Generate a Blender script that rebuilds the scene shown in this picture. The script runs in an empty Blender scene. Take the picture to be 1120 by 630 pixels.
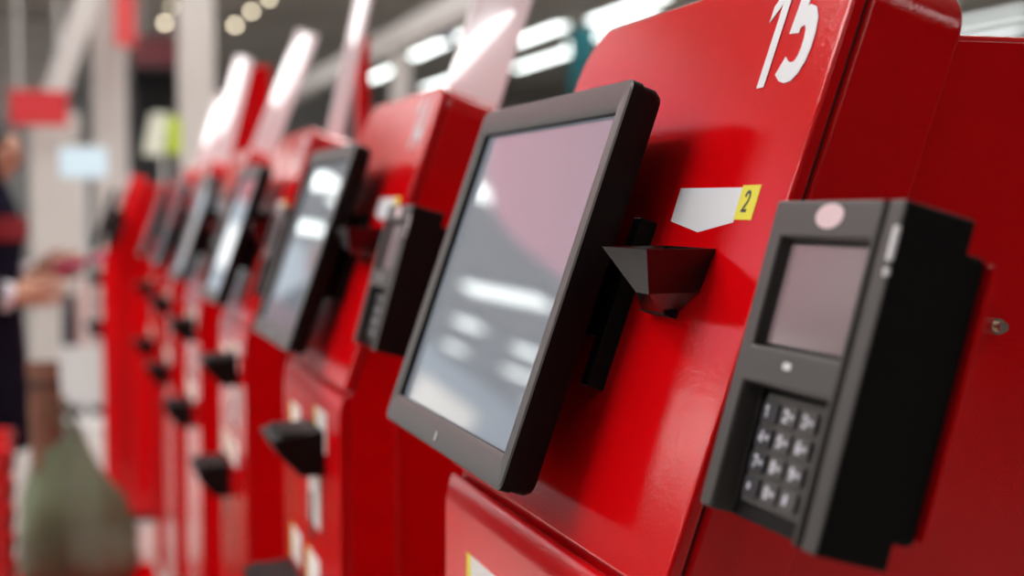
import bpy, bmesh, math, random
from mathutils import Vector, Matrix
random.seed(7)
C = bpy.context.scene.collection
PI = math.pi

# ---------------------------------------------------------------- camera, world, exposure
F_PX, VPX, VPY = 1650.0, 75.0, 228.0          # focal length and the vanishing point of the kiosk row at 1120 x 630
CAM_H = 1.35
Rc = Vector(((VPX - 560) / F_PX, (315 - VPY) / F_PX, 1.0)).normalized()
pit = math.atan((315 - VPY) / F_PX)
Uc = Vector((0, math.cos(pit), -math.sin(pit)))
Bc = Rc.cross(Uc)
if Bc.x < 0:
    Bc = -Bc
# world axes: X = away from the customers, Y = along the row, Z = up
right = Vector((Bc.x, Rc.x, Uc.x)); up = Vector((Bc.y, Rc.y, Uc.y)); fwd = Vector((Bc.z, Rc.z, Uc.z))
cd = bpy.data.cameras.new('camera')
cam = bpy.data.objects.new('camera', cd); C.objects.link(cam)
cam.matrix_world = Matrix(((right.x, up.x, -fwd.x, 0), (right.y, up.y, -fwd.y, 0), (right.z, up.z, -fwd.z, CAM_H), (0, 0, 0, 1)))
cd.sensor_width = 36; cd.lens = 36 * F_PX / 1120
cd.clip_start = 0.02; cd.clip_end = 200
cd.dof.use_dof = True; cd.dof.focus_distance = 0.94; cd.dof.aperture_fstop = 4.1
sc = bpy.context.scene
sc.camera = cam
sc.view_settings.view_transform = 'Standard'
sc.view_settings.look = 'None'
sc.view_settings.gamma = 1
sc.view_settings.use_curve_mapping = False
sc.view_settings.exposure = 0.0
w = bpy.data.worlds.new('world'); sc.world = w; w.use_nodes = True
w.node_tree.nodes['Background'].inputs[0].default_value = (0.9, 0.93, 1.0, 1)
w.node_tree.nodes['Background'].inputs[1].default_value = 0.12

STRIP_POWER = 5.0        # far tube lights
KEY_POWER = 16.0         # unseen tube lights added over the lanes and shop floor
REAR_POWER = 4.6         # unseen lights added behind the camera
PANEL_POWER = 1.0        # glowing panels added in place of a lit white ceiling
BULB_POWER = 9.5

# ---------------------------------------------------------------- materials
def mat(name, col, rough=0.5, metal=0.0, spec=0.5, emit=None, power=0.0, bump=0.0, bscale=400.0, var=0.0, vscale=6.0, trans=0.0, coat=0.0, alpha=1.0, crough=0.05):
    m = bpy.data.materials.new(name); m.use_nodes = True
    nt = m.node_tree; b = nt.nodes['Principled BSDF']
    b.inputs['Base Color'].default_value = (*col, 1); b.inputs['Roughness'].default_value = rough
    b.inputs['Metallic'].default_value = metal; b.inputs['Specular IOR Level'].default_value = spec
    b.inputs['Transmission Weight'].default_value = trans
    b.inputs['Coat Weight'].default_value = coat; b.inputs['Coat Roughness'].default_value = crough
    b.inputs['Alpha'].default_value = alpha
    if emit:
        b.inputs['Emission Color'].default_value = (*emit, 1); b.inputs['Emission Strength'].default_value = power
    if bump or var:
        tc = nt.nodes.new('ShaderNodeTexCoord')
    if bump:
        n = nt.nodes.new('ShaderNodeTexNoise'); n.inputs['Scale'].default_value = bscale; n.inputs['Detail'].default_value = 2
        bp = nt.nodes.new('ShaderNodeBump'); bp.inputs['Strength'].default_value = bump; bp.inputs['Distance'].default_value = 0.001
        nt.links.new(tc.outputs['Object'], n.inputs['Vector']); nt.links.new(n.outputs['Fac'], bp.inputs['Height'])
        nt.links.new(bp.outputs['Normal'], b.inputs['Normal'])
        if coat: nt.links.new(bp.outputs['Normal'], b.inputs['Coat Normal'])
    if var:
        n2 = nt.nodes.new('ShaderNodeTexNoise'); n2.inputs['Scale'].default_value = vscale; n2.inputs['Detail'].default_value = 4
        cr = nt.nodes.new('ShaderNodeValToRGB')
        cr.color_ramp.elements[0].position = 0.3; cr.color_ramp.elements[1].position = 0.7
        cr.color_ramp.elements[0].color = (*[c * (1 - var) for c in col], 1); cr.color_ramp.elements[1].color = (*[min(1, c * (1 + var)) for c in col], 1)
        nt.links.new(tc.outputs['Object'], n2.inputs['Vector']); nt.links.new(n2.outputs['Fac'], cr.inputs['Fac'])
        nt.links.new(cr.outputs['Color'], b.inputs['Base Color'])
    return m

def brick_mat(name, c1, c2, cm, sx, sy, rough=0.3, mortar=0.01, offset=0.0):
    m = bpy.data.materials.new(name); m.use_nodes = True
    nt = m.node_tree; b = nt.nodes['Principled BSDF']; b.inputs['Roughness'].default_value = rough
    tc = nt.nodes.new('ShaderNodeTexCoord'); br = nt.nodes.new('ShaderNodeTexBrick')
    br.inputs['Color1'].default_value = (*c1, 1); br.inputs['Color2'].default_value = (*c2, 1); br.inputs['Mortar'].default_value = (*cm, 1)
    br.inputs['Scale'].default_value = 1; br.inputs['Brick Width'].default_value = sx; br.inputs['Row Height'].default_value = sy
    br.inputs['Mortar Size'].default_value = mortar; br.offset = offset
    nt.links.new(tc.outputs['Object'], br.inputs['Vector']); nt.links.new(br.outputs['Color'], b.inputs['Base Color'])
    return m

M = {}
M['red'] = mat('red_enamel', (0.66, 0.0015, 0.004), rough=0.07, spec=0.5, bump=0.13, bscale=520, var=0.03, vscale=30)
M['black'] = mat('black_plastic', (0.007, 0.006, 0.006), rough=0.5, spec=0.12, bump=0.03, bscale=1500)
M['bezel'] = mat('grey_plastic', (0.064, 0.061, 0.059), rough=0.36, spec=0.6, bump=0.05, bscale=1800)
M['reader'] = mat('reader_plastic', (0.052, 0.048, 0.046), rough=0.45, spec=0.5, bump=0.05, bscale=1800)
M['darkgap'] = mat('dark_rubber', (0.006, 0.006, 0.007), rough=0.6, spec=0.3)
M['metal_black'] = mat('black_lacquered_steel', (0.006, 0.005, 0.005), rough=0.22, spec=0.7)
M['screen'] = mat('glass_screen', (0.15, 0.165, 0.19), rough=0.03, spec=0.75, emit=(0.78, 0.87, 1.0), power=0.13)
M['lcd'] = mat('small_lcd', (0.13, 0.085, 0.09), rough=0.15, spec=0.6, emit=(1, 0.75, 0.8), power=0.07)  # pink tint and glow imitate a pinkish reflection
M['white'] = mat('white_sticker', (0.72, 0.735, 0.77), rough=0.5)
M['yellow'] = mat('yellow_sticker', (0.80, 0.72, 0.02), rough=0.5)
M['ink'] = mat('black_ink', (0.02, 0.02, 0.025), rough=0.5)
M['key'] = mat('grey_rubber_key', (0.07, 0.066, 0.066), rough=0.5)
M['keydark'] = mat('dark_rubber_key', (0.012, 0.012, 0.02), rough=0.45)
M['glyph'] = mat('white_print', (0.75, 0.75, 0.85), rough=0.5)
M['pink'] = mat('pale_pink_badge', (0.78, 0.58, 0.62), rough=0.4)
M['steel'] = mat('zinc_steel', (0.62, 0.55, 0.45), rough=0.3, metal=1)
M['silver'] = mat('silver_trim', (0.72, 0.72, 0.75), rough=0.3)
M['paper'] = mat('label_paper', (0.78, 0.76, 0.74), rough=0.6)
M['acrylic'] = mat('milky_acrylic', (0.86, 0.82, 0.83), rough=0.2, spec=0.6, emit=(1.0, 0.97, 0.98), power=0.22)  # faint glow added to whiten the blades
M['glare'] = mat('white_glare', (0.9, 0.9, 0.9), emit=(1.0, 0.98, 0.98), power=1.3)  # glowing white for imitated reflections on the blades
_nt = M['acrylic'].node_tree; _t = _nt.nodes.new('ShaderNodeBsdfTranslucent'); _t.inputs[0].default_value = (0.92, 0.88, 0.9, 1)
_mx = _nt.nodes.new('ShaderNodeMixShader'); _mx.inputs[0].default_value = 0.2
_nt.links.new(_nt.nodes['Principled BSDF'].outputs[0], _mx.inputs[1]); _nt.links.new(_t.outputs[0], _mx.inputs[2]); _nt.links.new(_mx.outputs[0], _nt.nodes['Material Output'].inputs[0])

# ---------------------------------------------------------------- mesh helpers
def add_obj(name, bm, mats, parent=None, bevel=0.0, seg=2, smooth=True, off=None, angle=35):
    if off is not None:
        bmesh.ops.translate(bm, verts=bm.verts, vec=-Vector(off))
    bmesh.ops.recalc_face_normals(bm, faces=bm.faces)
    me = bpy.data.meshes.new(name); bm.to_mesh(me); bm.free()
    for m in (mats if isinstance(mats, (list, tuple)) else [mats]):
        me.materials.append(m)
    if smooth:
        for p in me.polygons: p.use_smooth = True
        try: me.set_sharp_from_angle(angle=math.radians(angle))
        except Exception: pass
    o = bpy.data.objects.new(name, me); C.objects.link(o)
    if parent: o.parent = parent
    if bevel:
        b = o.modifiers.new('edge', 'BEVEL'); b.width = bevel; b.segments = seg; b.limit_method = 'ANGLE'; b.angle_limit = math.radians(35)
        b.harden_normals = True
    return o

def tag(o, label=None, cat=None, group=None, kind=None):
    if label: o['label'] = label
    if cat: o['category'] = cat
    if group: o['group'] = group
    if kind: o['kind'] = kind
    return o

def empty(name, loc, rz=0):
    o = bpy.data.objects.new(name, None); C.objects.link(o); o.location = loc; o.rotation_euler.z = rz; o.empty_display_size = 0.1
    return o

def bm_box(bm, x0, x1, y0, y1, z0, z1, T=None, mi=0):
    vs = [Vector((x, y, z)) for x in (x0, x1) for y in (y0, y1) for z in (z0, z1)]
    if T: vs = [T(v) for v in vs]
    v = [bm.verts.new(p) for p in vs]
    for f in ((0, 1, 3, 2), (4, 6, 7, 5), (0, 4, 5, 1), (2, 3, 7, 6), (0, 2, 6, 4), (1, 5, 7, 3)):
        bm.faces.new([v[i] for i in f]).material_index = mi
    return v

def box(*a, **k):
    bm = bmesh.new(); bm_box(bm, *a, **k); return bm

def loft(bm, loops, close=True, caps=(True, True), mi=0):
    rings = [[bm.verts.new(p) for p in L] for L in loops]
    n = len(rings[0])
    for a, b in zip(rings, rings[1:]):
        for i in range(n if close else n - 1):
            j = (i + 1) % n
            bm.faces.new((a[i], a[j], b[j], b[i])).material_index = mi
    if caps[0]: bm.faces.new(rings[0][::-1]).material_index = mi
    if caps[1]: bm.faces.new(rings[-1]).material_index = mi
    return rings

def tube(bm, pts, r, n=10, mi=0):
    pts = [Vector(p) for p in pts]; loops = []; a = None
    for i, p in enumerate(pts):
        t = (pts[min(i + 1, len(pts) - 1)] - pts[max(i - 1, 0)]).normalized()
        if a is None:
            a = t.cross(Vector((0, 0, 1)))
            if a.length < 1e-3: a = t.cross(Vector((1, 0, 0)))
        else:
            a = a - t * a.dot(t)
        a.normalize(); b = t.cross(a)
        rr = r[i] if isinstance(r, (list, tuple)) else r
        loops.append([p + (a * math.cos(2 * PI * k / n) + b * math.sin(2 * PI * k / n)) * rr for k in range(n)])
    loft(bm, loops, mi=mi)

def rrect(y0, y1, u0, u1, r, n=5):
    """rounded rectangle in 2D; r = (low-low, high-low, high-high, low-high)"""
    if not isinstance(r, (list, tuple)): r = (r,) * 4
    out = []
    for (cx, cy, sx, sy, a0), rr in zip(((y0, u0, 1, 1, PI), (y1, u0, -1, 1, 1.5 * PI), (y1, u1, -1, -1, 0), (y0, u1, 1, -1, 0.5 * PI)), r):
        if rr <= 0: out.append((cx, cy)); continue
        for k in range(n + 1):
            a = a0 + k / n * PI / 2
            out.append((cx + sx * rr + rr * math.cos(a), cy + sy * rr + rr * math.sin(a)))
    return out

def prism(bm, pts2, f0, f1, mi=0):
    loft(bm, [[f0(*p) for p in pts2], [f1(*p) for p in pts2]], mi=mi)

GLYPH = {
    '0': [[(.5 + .36 * math.cos(a), .5 + .42 * math.sin(a)) for a in [2 * PI * i / 18 for i in range(19)]]],
    '1': [],
    '2': [[(.14, .70), (.20, .84), (.36, .92), (.58, .92), (.76, .82), (.82, .66), (.72, .48), (.45, .28), (.16, .075), (.88, .075)]],
    '3': [[(.16, .78), (.34, .92), (.60, .92), (.78, .78), (.76, .62), (.60, .52), (.42, .51)], [(.42, .51), (.66, .48), (.82, .34), (.80, .18), (.62, .07), (.36, .07), (.14, .2)]],
    '4': [[(.66, 0), (.66, .93), (.12, .28), (.92, .28)]],
    '5': [[(.88, .895), (.20, .895)], [(.29, .995), (.22, .47)], [(.18, .545), (.34, .60), (.50, .625), (.64, .60), (.75, .53), (.81, .42), (.82, .31), (.78, .21), (.70, .145), (.58, .105), (.44, .10), (.28, .12), (.10, .18)]],
    '6': [[(.78, .84), (.56, .93), (.32, .84), (.19, .6), (.18, .34), (.28, .14), (.5, .07), (.72, .14), (.82, .32), (.72, .5), (.5, .56), (.22, .44)]],
    '7': [[(.12, .92), (.86, .92), (.40, 0)]],
    '8': [[(.5 + .28 * math.cos(a), .74 + .19 * math.sin(a)) for a in [2 * PI * i / 14 for i in range(15)]], [(.5 + .34 * math.cos(a), .3 + .23 * math.sin(a)) for a in [2 * PI * i / 14 for i in range(15)]]],
    '9': [[(.22, .14), (.46, .07), (.68, .16), (.81, .4), (.82, .66), (.72, .86), (.5, .93), (.28, .86), (.18, .68), (.28, .5), (.5, .44), (.78, .56)]],
    '*': [[(.5, .2), (.5, .8)], [(.24, .35), (.76, .65)], [(.76, .35), (.24, .65)]],
    '#': [[(.35, .1), (.42, .9)], [(.62, .1), (.69, .9)], [(.14, .36), (.86, .36)], [(.18, .66), (.9, .66)]],
}
def stroke(bm, pts, wd, P, h, mi=0):
    """a thick 2D polyline, mapped by P(a, b, height) and given thickness h"""
    pts = [Vector(p) for p in pts]; L, R = [], []
    for i, p in enumerate(pts):
        d0 = (p - pts[i - 1]).normalized() if i else (pts[1] - p).normalized()
        d1 = (pts[i + 1] - p).normalized() if i < len(pts) - 1 else d0
        if i == 0: d0 = d1
        n0 = Vector((-d0.y, d0.x)); n1 = Vector((-d1.y, d1.x))
        m = n0 + n1
        m = m.normalized() if m.length > 1e-4 else n0
        k = min(1.6, 1 / max(0.3, m.dot(n0)))
        L.append(p + m * k * wd / 2); R.append(p - m * k * wd / 2)
    for i in range(len(pts) - 1):
        q = [L[i], L[i + 1], R[i + 1], R[i]]
        loft(bm, [[P(a.x, a.y, 0) for a in q], [P(a.x, a.y, h) for a in q]], mi=mi)

def text(bm, s, P, width, gap=0.15, wd=0.17, h=1.0, mi=0):
    """glyph boxes are 1 high and `width` wide each; P(a, b, hh)"""
    x = 0
    for ch in s:
        w_ = width * (0.62 if ch == '1' else 1)
        x0 = x - (width * 0.18 if ch == '1' else 0)
        if ch == '1':
            q = [(.12, .64), (.12, .79), (.46, 1.0), (.70, 1.0), (.70, 0), (.44, 0), (.44, .80)]
            loft(bm, [[P(x0 + a * width, b, 0) for a, b in q], [P(x0 + a * width, b, h) for a, b in q]], mi=mi)
        for pl in GLYPH[ch]:
            stroke(bm, [(x0 + a * width, b) for a, b in pl], wd, P, h, mi)
        x += w_ + gap
    return x - gap

def at(px, py, z):
    """world point at pixel (1120 x 630 frame) and distance along the view axis"""
    c = right * ((px - 560) / F_PX) + up * ((315 - py) / F_PX) + fwd
    return Vector((0, 0, CAM_H)) + c * z

# ---------------------------------------------------------------- the hall
floor_m = brick_mat('floor_tiles', (0.56, 0.53, 0.50), (0.60, 0.57, 0.54), (0.40, 0.38, 0.36), 0.6, 0.6, rough=0.22, mortar=0.006)
o = add_obj('floor', box(-16, 18, -8, 44, -0.1, 0), floor_m); tag(o, kind='structure')
ceil_m = mat('dark_ceiling', (0.50, 0.45, 0.41), rough=0.9, var=0.2, vscale=0.5)
o = add_obj('ceiling', box(-16, 18, -8, 44, 4.7, 4.8), ceil_m); tag(o, kind='structure')
wall_m = mat('grey_wall_paint', (0.50, 0.49, 0.49), rough=0.8, var=0.15, vscale=0.6)
dark_m = mat('charcoal_wall_paint', (0.10, 0.10, 0.105), rough=0.8, var=0.2, vscale=0.7)
for nm, a, m_ in (('wall_far', (-16, 18, 44, 44.2, 0, 4.7), wall_m), ('wall_near', (-16, 18, -8.2, -8, 0, 4.7), dark_m),
                  ('wall_left', (-16.2, -16, -8, 44, 0, 4.7), wall_m), ('wall_right', (18, 18.2, -8, 44, 0, 4.7), wall_m)):
    tag(add_obj(nm, box(*a), m_), kind='structure')

white_paint = mat('white_grey_paint', (0.62, 0.60, 0.58), rough=0.5)
# overhead beam and post of the frame behind the kiosks
o = add_obj('overhead_beam', box(2.92, 3.12, 6.0, 30, 2.85, 3.05), white_paint, bevel=0.01)
_p = at(405, 228, 14.2)
bm = box(2.94, 3.10, _p.y - 0.07, _p.y + 0.07, 0, 2.85); add_obj('post', bm, white_paint, o, bevel=0.008)
tag(o, 'pale steel beam running overhead behind the red kiosks', 'beam', kind='structure')

# tube lights -------------------------------------------------------------------
tube_m = mat('tube_light_diffuser', (0.9, 0.9, 0.9), emit=(0.93, 1.0, 0.97), power=STRIP_POWER)
key_m = mat('added_wide_light_diffuser', (0.9, 0.9, 0.9), emit=(1.0, 0.97, 0.95), power=KEY_POWER)
soft_m = mat('soft_tube_diffuser', (0.9, 0.9, 0.9), emit=(0.93, 1.0, 0.98), power=1.5)
case_m = mat('white_lamp_case', (0.7, 0.7, 0.7), rough=0.5)
def tube_light(x, y0, y1, z, wd, m_, label, group, diffuser_h=0.05):
    e = empty('ceiling_light', (x, (y0 + y1) / 2, z))
    h = (y1 - y0) / 2
    bm = bmesh.new(); bm_box(bm, -wd * 0.55, wd * 0.55, -h - 0.03, h + 0.03, diffuser_h, diffuser_h + 0.05)
    for s in (-1, 1):
        tube(bm, [(0, s * h * 0.7, diffuser_h + 0.05), (0, s * h * 0.7, 4.7 - z)], 0.008, 6)
    add_obj('lamp_case', bm, case_m, e)
    pts = [(wd / 2 * math.cos(PI + PI * k / 8), diffuser_h + diffuser_h * math.sin(PI + PI * k / 8)) for k in range(9)]
    bm = bmesh.new(); prism(bm, pts, lambda a, b: Vector((a, -h, b)), lambda a, b: Vector((a, h, b)))
    add_obj('diffuser', bm, m_, e)
    tag(e, label, 'ceiling light', group)
    return e
# far tubes to the right, seen over the kiosks
for i, (x, y0, y1) in enumerate(((8.45, 25.6, 28.4), (10.0, 29.4, 33.6), (8.75, 21.6, 24.8), (7.1, 27.4, 31.6), (9.6, 24.0, 28.6), (9.3, 35.5, 40), (7.3, 33.5, 37.5), (11.6, 20.5, 23.0), (13.3, 21.0, 24.0), (15.0, 21.4, 25.0), (12.6, 25.5, 28.5), (16.2, 23, 27), (14.1, 22.5, 26.5), (17.0, 24.5, 28.5))):
    tube_light(x, y0, y1, 4.55, 0.24, soft_m if x > 13 else tube_m, 'out-of-focus white tube light hanging far away to the right above the kiosks', 'far tube lights on the right')
# far tubes to the left, mirrored in the screens
for i, (x, y0, y1) in enumerate(((-6.3, 23.6, 28.6), (-3.4, 18.9, 19.7), (-8.2, 33.3, 35.2), (-10.3, 41.2, 43), (-8.8, 30.2, 31.8), (-10.6, 33.5, 37.5), (-13, 38, 42), (-2.3, 28.4, 31.4), (-2.9, 28.4, 31.4), (-3.6, 28.4, 31.4), (-4.6, 38, 43), (-5.6, 38, 43), (-2.9, 40.5, 43))):
    tube_light(x, y0, y1, 4.5, 0.40, tube_m, 'white tube light mirrored in the tilted touch screens', 'tube lights over the shop floor')
# unseen lights added over the checkout to light the kiosk fronts
for i, (x, y0, y1) in enumerate(((-1.6, 1.0, 5.0), (-3.4, 1.0, 5.0), (-5.4, 1.0, 5.0), (2.2, 3.0, 7.0), (-0.9, 4.4, 6.8), (-2.4, 5.4, 7.0))):
    tube_light(x, y0, y1, 4.4, 0.5, key_m, 'unseen wide white light added over the lane to light the kiosk fronts', 'added lights over the checkout')
# unseen dimmer lights added behind the camera to brighten the kiosk sides
rear_m = mat('added_rear_light_diffuser', (0.9, 0.9, 0.9), emit=(1.0, 0.97, 0.95), power=REAR_POWER)
for x, y0, y1 in ((1.6, -5.5, -1.5), (-1.6, -5.5, -1.5), (4.4, -5.5, -1.5)):
    tube_light(x, y0, y1, 4.4, 0.5, rear_m, 'unseen dimmer white light added behind the camera for the kiosk sides', 'added dimmer lights behind the camera')
# unseen shop-floor lights added outside the frame to brighten the hall
for i, (x, y0, y1) in enumerate([(x, y, y + 3.2) for x in (-13, -9.5) for y in (4, 12, 20, 28)] + [(x, y, y + 3.2) for x in (5.0, 9.0, 13.5) for y in (5, 12)] + [(0.9, 9.5, 13.0), (0.6, 15.8, 19.5)]):
    tube_light(x, y0, y1, 4.45, 0.5, key_m, 'unseen wide white light added over the shop floor to brighten the hall', 'added wide lights over the shop floor')
# glowing panels standing in for a lit white ceiling, for the kiosk sheen
lum_m = mat('added_glow_panel', (0.8, 0.8, 0.8), emit=(1.0, 0.93, 0.93), power=PANEL_POWER)
for ix in range(3):
    for iy in range(3):
        x0 = -7.6 + ix * 2.3; y0 = 10.7 + iy * 3.2
        e = empty('ceiling_glow_panel', (x0 + 1.1, y0 + 1.5, 4.62))
        bm = bmesh.new()
        loft(bm, [[Vector(p) for p in ((-1.1, -1.5, z), (1.1, -1.5, z), (1.1, 1.5, z), (-1.1, 1.5, z))] for z in (0.0, 0.075)])
        add_obj('panel_frame', bm, case_m, e)
        add_obj('diffuser', box(-1.05, 1.05, -1.45, 1.45, -0.02, 0.0), lum_m, e)
        tag(e, 'large glowing panel added for a lit white ceiling, mirrored in the kiosk fronts', 'glow panel', 'added glowing ceiling panels in front')

# unseen glowing glazing with crossbar, added left of view to brighten the screen reflections
bm = box(-15, -2.2, 43.93, 43.99, 0.4, 4.3)
o = add_obj('added_glazing_1', bm, mat('glow_glazing', (0.5, 0.55, 0.6), rough=0.2, emit=(0.72, 0.86, 1.0), power=0.5)); tag(o, kind='structure')
bm = box(-15.1, -2.1, 43.86, 43.93, 2.2, 2.3)
o = add_obj('trim_1', bm, case_m); tag(o, kind='structure')
# unseen dark shelving added to mirror as a dark band in the kiosk fronts
for i, (x, y) in enumerate(((-3.4, 12.4), (-4.8, 12.4), (-6.2, 12.4))):
    e = empty('added_shelving', (x, y, 0))
    for sx in (-0.66, 0.62): add_obj('side_panel', box(sx, sx + 0.04, -0.3, 0.3, 0, 1.45), dark_m, e, bevel=0.004)
    add_obj('back_panel', box(-0.62, 0.62, -0.30, -0.27, 0.05, 1.42), dark_m, e)
    for zz in (0.05, 0.5, 0.95, 1.40): add_obj('shelf_board', box(-0.62, 0.62, -0.27, 0.28, zz, zz + 0.03), dark_m, e)
    tag(e, 'unseen charcoal shelving added opposite the kiosks to mirror as a dark band', 'shelving', 'added dark shelving opposite the kiosks')
# lit boards on the far wall and the pink sign hung over the lane (all mirrored in the screens)
for x0, x1, z0, z1, cc, lab in ((-12.6, -10.4, 2.3, 3.5, (1, 0.92, 0.82), 'cream lit board on the far wall mirrored low in the nearest screen'), (-4.2, -2.2, 2.4, 3.6, (0.95, 0.98, 1.0), 'white lit board on the far wall mirrored in the far screens')):
    e = empty('lit_board', ((x0 + x1) / 2, 43.99, (z0 + z1) / 2)); a, b = (x1 - x0) / 2, (z1 - z0) / 2
    add_obj('board_case', box(-a - 0.05, a + 0.05, -0.1, 0.0, -b - 0.05, b + 0.05), case_m, e, bevel=0.01)
    add_obj('lit_face', box(-a, a, -0.115, -0.1, -b, b), mat('lit_board_face', (0.8, 0.8, 0.8), emit=cc, power=1.6), e)
    tag(e, lab, 'lit board')
e = empty('hanging_sign', (-2.75, 10.4, 3.66))
bm = bmesh.new(); prism(bm, rrect(-1.4, 1.4, -0.80, 0.80, (0.45, 0.7, 0.3, 0.3), 8), lambda a, b: Vector((a, -0.02, b)), lambda a, b: Vector((a, 0.02, b)))
add_obj('board', bm, mat('pink_sign_board', (0.82, 0.30, 0.40), rough=0.6, emit=(1.0, 0.32, 0.44), power=0.55), e, bevel=0.008)  # glow added to strengthen the sign's pink reflection
bm = bmesh.new()
for sx in (-0.9, 0.9): tube(bm, [(sx, 0, 0.78), (sx, 0, 1.05)], 0.012, 8)
add_obj('hanging_rods', bm, case_m, e)
tag(e, 'large rounded pink sign hung over the lane, mirrored at the top of the nearest screen', 'sign')

# ---------------------------------------------------------------- kiosk geometry (coordinates of the nearest kiosk)
AL = math.radians(19); SA, CA = math.sin(AL), math.cos(AL)
TR = Vector((0.35113, 0.91597, 1.43412))          # front top right corner of the near monitor
STEP = 0.978
uv = Vector((SA, 0, CA)); dv = Vector((CA, 0, -SA)); yv = Vector((0, 1, 0))
def W(y, u, d): return TR + yv * y + uv * u + dv * d
YL, YR = 0.293, -0.167                              # left and right side of the front shell
ROOT = Vector((0.60, TR.y + 0.063, 0))
XF = 0.297                                          # lower front plane
UB = -0.298                                         # the bend
def X3(x, y, z): return Vector((x, TR.y + y, z))

def outline(y0, y1, ub, ut, rr=0.031, rl=0.05, n=8):
    return rrect(y0, y1, ub, ut, (0, 0, rl, rr), n)

def make_kiosk(number, label, keys=True):
    root = empty('self_checkout_kiosk', ROOT)
    P = lambda nm, bm, m_, parent=root, **k: add_obj(nm, bm, m_, parent, off=ROOT, **k)
    # --- front shell: leaning head over a vertical foot, one folded case
    bm = bmesh.new()
    D0, D1 = 0.0612, 0.1215
    head = outline(YR, YL, UB, 0.083)
    zb = W(0, UB, 0.05).z
    # mitre plane at the bend: back of the head meets back of the foot
    xb0 = XF + 0.0112; xb1 = XF + 0.071
    zf = zb; 
    def mit(d, x):                                   # point on the plane d of the head whose x is the foot's plane
        u = (x - TR.x - dv.x * d) / uv.x
        return u
    u0 = mit(D0, xb0); u1 = mit(D1, xb1)
    fl = [W(y, u0 if abs(u - UB) < 1e-6 else u, D0) for y, u in head]
    bl = [W(y, u1 if abs(u - UB) < 1e-6 else u, D1) for y, u in head]
    rings = loft(bm, [fl, bl], caps=(True, True))
    bot = [f for f in bm.faces if all(abs(v.co.z - rings[0][0].co.z) < 0.08 for v in f.verts) and len(f.verts) == 4]
    fv = [rings[0][0], rings[0][1]]; bv = [rings[1][0], rings[1][1]]
    for f in list(bm.faces):
        if len(f.verts) == 4 and set(f.verts) == set(fv + bv): bm.faces.remove(f); break
    nf = [bm.verts.new((xb0, v.co.y, 0.0)) for v in fv]; nb = [bm.verts.new((xb1, v.co.y, 0.0)) for v in bv]
    for q in ((fv[0], fv[1], nf[1], nf[0]), (bv[1], bv[0], nb[0], nb[1]), (fv[0], nf[0], nb[0], bv[0]), (fv[1], bv[1], nb[1], nf[1]), (nf[0], nf[1], nb[1], nb[0])):
        bm.faces.new(q)
    P('front_shell', bm, M['red'], bevel=0.0035, seg=3)
    # --- dark gasket between shell and plates
    bm = bmesh.new()
    prism(bm, outline(YR + 0.0035, YL - 0.0035, UB + 0.004, 0.0795, 0.0285, 0.0475), lambda a, b: W(a, b, 0.0585), lambda a, b: W(a, b, 0.0615))
    P('gasket', bm, M['darkgap'])
    # --- leaning face plate
    bm = bmesh.new()
    prism(bm, outline(YR, YL, UB + 0.0025, 0.083), lambda a, b: W(a, b, 0.05), lambda a, b: W(a, b, 0.0592))
    P('face_plate', bm, M['red'], bevel=0.0028, seg=3)
    # --- lower panel with a rounded upper edge
    bm = bmesh.new()
    zt = zb - 0.0055; fh = 0.019; fx = XF + fh * math.tan(math.radians(14)); r = 0.0025
    prof = [(XF + 0.0105, 0.04), (XF, 0.04), (XF, zt - fh - 0.003), (XF + 0.0006, zt - fh), (fx - 0.0005, zt - r), (fx + 0.001, zt - r * 0.3), (fx + 0.0022, zt), (XF + 0.0105, zt)]
    loft(bm, [[X3(x, YR, z) for x, z in prof], [X3(x, YL, z) for x, z in prof]])
    P('lower_panel', bm, M['red'], bevel=0.002, seg=2)
    # --- rear cabinet, set back, following the slope of the shell
    bm = bmesh.new()
    ztop = 1.452
    ub_ = (ztop - TR.z + 0.123 * SA) / CA
    ptop = W(0, ub_, 0.123); pb = W(0, u1, 0.123)
    prof = [(xb1 + 0.001, 0.03), (xb1 + 0.001, pb.z), (ptop.x, ztop), (0.96, ztop), (0.96, 0.03)]
    loft(bm, [[X3(x, -0.137, z) for x, z in prof], [X3(x, 0.263, z) for x, z in prof]])
    P('rear_cabinet', bm, M['red'], bevel=0.005, seg=3)
    bm = bmesh.new(); tube(bm, [X3(0.5245, -0.137, 1.2805), X3(0.5245, -0.147, 1.2805)], 0.005, 12); tube(bm, [X3(0.5245, -0.147, 1.2805), X3(0.5245, -0.152, 1.2805)], 0.0032, 12)
    P('bolt', bm, M['steel'])
    bm = box(0.32, 0.9, TR.y - 0.12, TR.y + 0.25, 0.0, 0.045)
    P('plinth', bm, M['black'])
    # --- monitor
    MW, MH = 0.361, 0.2795
    bm = bmesh.new()
    outer = lambda i, n=5: rrect(0 + i, MW - i, -MH + i, 0 - i, 0.008, n)
    inner = lambda i, d: [(a, b) for a, b in rrect(0.0185 + i, 0.3455 - i, -0.2565 + i, -0.0215 - i, 0.0022, 5)]
    loops = [[W(a, b, 0.0085) for a, b in outer(0)], [W(a, b, 0.0012) for a, b in outer(0)], [W(a, b, 0.0) for a, b in outer(0.0012)],
             [W(a, b, 0.0) for a, b in inner(-0.0045, 0)], [W(a, b, 0.0022) for a, b in inner(0, 0)], [W(a, b, 0.0075) for a, b in inner(0.0, 0)]]
    loft(bm, loops, caps=(False, False))
    bm.faces.ensure_lookup_table()
    nl = len(loops[0])
    for f in list(bm.faces[:nl]) + list(bm.faces[nl * 4:nl * 5]): f.material_index = 1
    mon = P('monitor', bm, [M['bezel'], M['black']], angle=25)
    bm = bmesh.new()
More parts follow.
